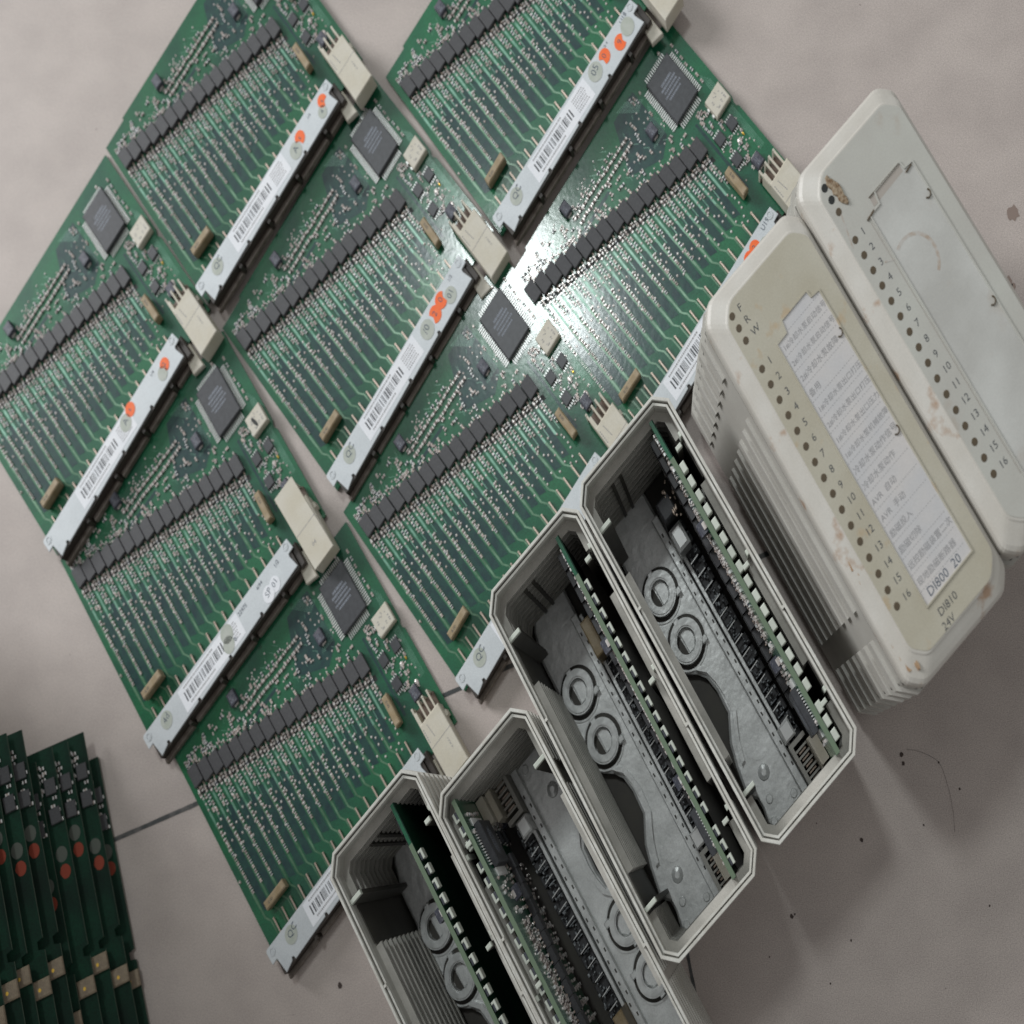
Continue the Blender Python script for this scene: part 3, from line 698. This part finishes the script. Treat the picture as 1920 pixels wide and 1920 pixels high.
# closed modules
HF = 104.
def prof(b, rings, mi=0):                                 # stack of inset octagons
    R = []
    for e, z in rings:
        q = [Vector((x, -v)) for x, v in octo(e, C_+.586*e-.3)][::-1]; o = []
        for i in range(8):
            p0, p1, p2 = q[i-1], q[i], q[(i+1) % 8]; a = p1+(p0-p1).normalized()*1.9; c_ = p1+(p2-p1).normalized()*1.9
            for t_ in (0, .33, .67, 1): p = a*(1-t_)**2+p1*2*t_*(1-t_)+c_*t_*t_; o.append((p.x+(.55*e if e > 2 and p.x > 22 else 0), p.y, z))
        R.append(o)
    b.loops(R, mi)
def f_body(b): prof(b, [(1.5, 0), (.5, 1.5), (.5, 95.4), (1.2, 95.4)])
me_body = build(f_body, 'module_body', ['plastic'])
def f_ribc(b):
    for k in range(7):
        z = 88-12.6*k
        for A, B in zip(rib_paths(-.7, 17, 30, 91, 100), rib_paths(.6, 17, 30, 91, 100)): b.strip(A, B, z-4.6, z)
me_ribc = build(f_ribc, 'side_ribs', ['plastic'])
def f_capm(b): prof(b, [(.9, 95.7), (.1, 96.1), (.15, 99.6), (.5, 101.0), (1.3, 101.9), (3.0, 102.7), (5.0, 103.5), (5.3, 103.9), (5.6, HF), (6.1, HF)])
me_capm = build(f_capm, 'front_cap', ['cappl'])
def f_face(b): prof(b, [(5.8, HF-.01), (5.8, HF+.16), (6.0, HF+.18)])
def f_seam(b): wall(b, .2, .7, 95.35, 95.75)
me_seam = build(f_seam, 'cap_seam', ['dark'])
def lp(top=False):
    return [(16.2, 24.4), (20.6, 24.2), (21.2, 20.8), (33.2, 20.6), (33.6, 22.8), (36.9, 23.2), (37.2, 104.6), (16.2, 105.2)]
def f_win(b): b.prism(lp(), HF+.18, HF+.24)
def closed_module(pose, phi, label, A):
    x, y, t = pose
    ps = .0586
    tilt = Matrix.Translation((0, 0, .045*sin(phi)*cos(ps) + .119*sin(ps))) @ Matrix.Rotation(ps, 4, 'X') @ Matrix.Rotation(phi, 4, 'Y')
    inv = frame(t, tilt)
    root = thing('closed_module', label, 'module', 'closed modules with their front covers on', x=x, y=y)
    P = lambda n, me, basis=None, **k: part(n, me, root, inv, basis, **k)
    P('module_body', me_body); P('side_ribs', me_ribc); P('front_cap', me_capm); P('cap_seam', me_seam)
    face = P('front_label', build(f_face, 'front_label', ['lblA' if A else 'lblB']))
    win = P('label_insert', build(f_win, 'label_insert', ['insA' if A else 'insB']))
    fr = lp(); cx, cy = 26.5, 64
    inn = [(x+(.45 if x < cx else -.45), v+(.45 if v < cy else -.45)) for x, v in fr]
    bf = MB(); bf.strip(fr+[fr[0]], inn+[inn[0]], HF+.18, HF+.6); part('insert_frame', bf.mesh('insert_frame', ['lblA' if A else 'lblB']), win)
    me_clip = build(lambda b: b.ring(0, 0, .95, 1.25, HF+.25, HF+.75, 20, 0, -2.6, .9), 'clip_mark', ['hole'])
    for v in ((33.0, 67.0) if not A else (36.0, 66.5)): part('clip_mark', me_clip, win, None, T((35.4, -v, 0)))
    me_h = build(lambda b: b.disc(0, 0, 1.05, HF+.16, HF+.22, 24), 'indicator_window', ['hole'])
    me_h2 = build(lambda b: b.disc(0, 0, 1.15, HF+.16, HF+.22, 24), 'indicator_hole', ['hole2'])
    vs = [9.2, 13.0, 16.9]+[25.9+4.84*k for k in range(16)]
    for k, v in enumerate(vs):
        op = (not A) and k < 2
        P('indicator_hole' if op else 'indicator_window', me_h2 if op else me_h, T((8.6, -v, 0)))
    b = MB()
    if A:
        for c, v in zip('FRW', vs): b.text(c, 11.4, v+1.0, 3.1, HF+.2)
    for k in range(16): b.text(str(k+1), 11.4, vs[3+k]+1.0, 3.0, HF+.2)
    if A: b.text('DI810', 18.6, 109.6, 3.1, HF+.2); b.text('24V', 17.6, 113.0, 3.0, HF+.2)
    part('front_print', b.mesh('front_print', ['black']), face)
    b = MB()
    if A:
        rows = ['1#冷却水泵启动信号', '2#冷却水泵启动信号', '2#冷却水泵故障', '备用', '1#冷却水泵出口打压', '2#冷却水泵出口打压', '1#冷却水泵出口压力', '1#冷却水泵机械故障', '冷却水泵动作信号', '冷却水泵动作', 'AVR  自动', 'AVR  手动', '励磁投入', '励磁切除', '远控励磁装置二次', '现地励磁断路器']
        for k in range(17):
            v = 24.6+4.8*k-.4; u = 17.2
            while u < 36.2: b.box(u, u+.5, v, v+.13, HF+.25, HF+.26, 0); u += .95
            if k < 16 and rows[k]: b.text(rows[k], 17.6, v+3.6, min(2.35, 18.6/(.98*sum(1 if ord(q) > 255 else .55 for q in rows[k]))), HF+.26, 0)
        part('insert_print', b.mesh('insert_print', ['greyp']), win)
        b = MB(); b.text('DI800  20', 18.8, 103.9, 3.5, HF+.26); part('insert_title', b.mesh('insert_title', ['pen']), win)
        b = MB(); r = random.Random(4)
        for (u, v, q) in ((3.6, 79, 1.3), (3.4, 82, 1.6), (4.2, 84.5, 1.2), (3.2, 86.5, .9), (2.0, 101, .6), (2.4, 108, 1.1), (3.0, 111.5, 1.2), (5.4, 113.2, .9), (2.2, 104.8, .7)):
            n = 11; b.prism([(u+q*(1+r.uniform(-.4, .4))*cos(2*pi*i/n)*.6, v+q*1.3*(1+r.uniform(-.4, .4))*sin(2*pi*i/n)) for i in range(n)], 101.8, HF-.55-(5.6-u)*.38)
        P('brown_scuffs', b.mesh('brown_scuffs', ['rust2']))
    else:
        b.bar((18.9, 20.9), (32.6, 21.0), .28, HF+.25, HF+.27); b.bar((15.4, 24.6), (18.8, 24.3), .5, HF+.25, HF+.27); b.bar((32.8, 24.2), (36, 23.9), .5, HF+.25, HF+.27)
        b.bar((15.6, 26), (15.8, 104), .15, HF+.25, HF+.27)
        b.prism([(19.2, 21.1), (32.6, 21.1), (32.6, 23.4), (19.0, 23.8)], HF+.245, HF+.25)
        part('insert_edges', b.mesh('insert_edges', ['smudge']), win)
        b = MB(); b.bar((14.9, 25.0), (18.4, 24.4), .5, HF+.3, HF+.62); b.bar((33.2, 24.3), (35.8, 23.9), .45, HF+.3, HF+.62); b.bar((19, 20.9), (32.5, 20.9), .16, HF+.3, HF+.62); part('insert_slits', b.mesh('insert_slits', ['hole']), win)
        b = MB(); r = random.Random(6); pts = []
        for i in range(26):
            a = i/26*2*pi; pts.append((11.5+(1.0+.8*r.random())*cos(a)+.10*(9*sin(a)), 12.4+4.6*(1+.2*r.random())*sin(a)))
        b.prism(pts, HF+.2, HF+.9, 0, .25); P('flaking_patch', b.mesh('flaking_patch', ['rust']))
        b = MB(); b.ring(21.5, 44, 7.0, 8.0, HF+.25, HF+.262, 30, 0, -.9, 2.0); b.bar((13, 36.6), (16.2, 38.2), .4, HF+.25, HF+.262); b.bar((9.3, 16), (6.7, 27), .45, HF+.2, HF+.215)
        P('brown_ring_stain', b.mesh('brown_ring_stain', ['ringst']))
    return root
closed_module((-29.327, 122.815, .6522), .0827, 'yellowed closed module labelled DI810 with a printed channel list', True)
closed_module((4.341, 152.781, .6521), .0827, 'paler closed module with blank label and flaking brown patch, at the right edge', False)

# ------------------------------------------------------------------ overlapping boards in the dim pile at the lower left
me_ps = build(lambda b: b.prism([(0, 0), (64, 0), (64.6, 2.4), (67, 2.4), (67.6, 0), (111, 0), (111, 80), (0, 80)], 0, 1.6), 'substrate', ['pcb_shade_back'])
me_pe = build(lambda b: [b.box(0, 64, -.25, 0, .15, 1.45), b.box(67.6, 111, -.25, 0, .15, 1.45)], 'board_edge', ['edgeshade'])
me_pw = build(lambda b: b.disc(0, 0, 2.5, 1.6, 1.75, 24), 'round_sticker', ['clearshade'])
me_po = build(lambda b: b.prism([(2.3*cos(a*.3)*(1 if abs(a-5) > 2 else .7), 2.3*sin(a*.3)) for a in range(21)], 1.6, 1.8), 'orange_sticker', ['orangeshade'])
me_pb = build(lambda b: b.box(-2.4, 3.0, -4.2, 3.6, 1.6, 3.6, 0, .5), 'ivory_block', ['whiteshade'])
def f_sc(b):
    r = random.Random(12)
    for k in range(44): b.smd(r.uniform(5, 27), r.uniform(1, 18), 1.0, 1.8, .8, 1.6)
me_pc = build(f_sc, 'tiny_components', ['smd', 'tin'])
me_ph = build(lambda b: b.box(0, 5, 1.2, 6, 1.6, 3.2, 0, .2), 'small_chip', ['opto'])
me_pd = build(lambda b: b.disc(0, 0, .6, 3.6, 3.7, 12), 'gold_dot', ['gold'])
me_pf = build(lambda b: [b.box(34, 63, 1.0, 26, 1.6, 1.66), b.box(69, 74, 1, 26, 1.6, 1.66)], 'dark_copper_fill', ['pcb_shade_back'])
tau = math.radians(27); d = Vector((.35, -.937)); rt = Vector((.937, .35))
B = Matrix(((d.x, rt.x*cos(tau), rt.x*sin(tau), 0), (d.y, rt.y*cos(tau), rt.y*sin(tau), 0), (0, -sin(tau), cos(tau), 0), (0, 0, 0, 1)))
A4 = Matrix(((AX, AXY, 0, 0), (AXY, AY, 0, 0), (0, 0, 1, 0), (0, 0, 0, 1)))
names = ['rightmost', 'second', 'third', 'fourth', 'fifth', 'sixth', 'seventh', 'eighth', 'ninth', 'leftmost']
ends = [22, 30, 27, 25.5, 20.5, 31, 30, 26, 28, 25]
sh = [0, 6, -2, 3, 8, 1, 5, -3, 2, 6]
proto2 = None
for k in range(10):
    zz = .3+7.4*k; f = 1-zz/552
    y = ends[k]*f; x = (-314.6-8.3*k)*f
    lab = f'dim green circuit board, {names[k]} of the overlapping pile at the lower left corner'
    inv = A4 @ Matrix.Translation((0, 0, zz*.001)) @ B @ Matrix.Scale(.001, 4)
    if proto2 is None:
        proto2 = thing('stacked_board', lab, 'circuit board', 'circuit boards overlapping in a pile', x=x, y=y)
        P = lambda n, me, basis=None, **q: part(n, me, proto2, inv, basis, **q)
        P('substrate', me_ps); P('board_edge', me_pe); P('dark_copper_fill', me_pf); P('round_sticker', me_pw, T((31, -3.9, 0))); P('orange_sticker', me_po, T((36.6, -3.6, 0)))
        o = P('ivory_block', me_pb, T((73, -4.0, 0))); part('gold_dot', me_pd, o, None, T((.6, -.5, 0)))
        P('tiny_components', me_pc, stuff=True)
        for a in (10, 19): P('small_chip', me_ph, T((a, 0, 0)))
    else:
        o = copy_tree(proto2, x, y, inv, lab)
        for c in o.children:
            if c.name.split('.')[0] in ('round_sticker', 'orange_sticker', 'ivory_block'): c.location.x += sh[k]
# unseen box, added outside the picture to keep the window light off the pile
bx = thing('shade_blocker', 'unseen brown box added left of the board pile to shade it, outside the picture', 'box', x=-530, y=-60)
fa = A4 @ Matrix.Scale(.001, 4)
part('blocker_body', build(lambda b: b.box(-75, 75, -145, 130, 0, 480, 0, 1), 'blocker_body', ['blocker']), bx, fa)
part('blocker_flap', build(lambda b: b.box(-72, 72, -2, 128, 480.5, 482), 'blocker_flap', ['blocker']), bx, fa); part('blocker_flap', build(lambda b: b.box(-72, 72, -143, -3, 480.5, 482), 'blocker_flap', ['blocker']), bx, fa)

# a hair on the floor
hp = [(61.2, 21.6), (67, 20.8), (74, 17.8), (77.2, 11.5), (79.0, 4.5), (79.4, -2)]
vs = []; fs = []
import itertools
def cr(p0, p1, p2, p3, t): return .5*((2*p1)+(p2-p0)*t+(2*p0-5*p1+4*p2-p3)*t*t+(3*p1-p0-3*p2+p3)*t**3)
Q = [Vector(p) for p in hp]; Q = [Q[0]]+Q+[Q[-1]]; path = []
for i in range(1, len(Q)-2):
    for j in range(8): path.append(cr(Q[i-1], Q[i], Q[i+1], Q[i+2], j/8))
b = MB()
for i, p in enumerate(path):
    tng = (path[min(i+1, len(path)-1)]-path[max(i-1, 0)]).normalized(); n2 = Vector((-tng.y, tng.x))*.035
    for s_, z in ((1, .1), (0, .2), (-1, .1)): vs.append(tuple(wp(p.x+n2.x*s_, p.y+n2.y*s_, z)))
for i in range(len(path)-1):
    for j in range(2): fs.append((3*i+j, 3*i+j+1, 3*i+j+4, 3*i+j+3))
me = bpy.data.meshes.new('hair'); me.from_pydata(vs, [], fs); me.materials.append(M['hair'])
ho = bpy.data.objects.new('hair', me); col.objects.link(ho); ho['label'] = 'thin dark curved hair lying on the floor right of the open housings'; ho['category'] = 'hair'
bpy.context.view_layer.update()
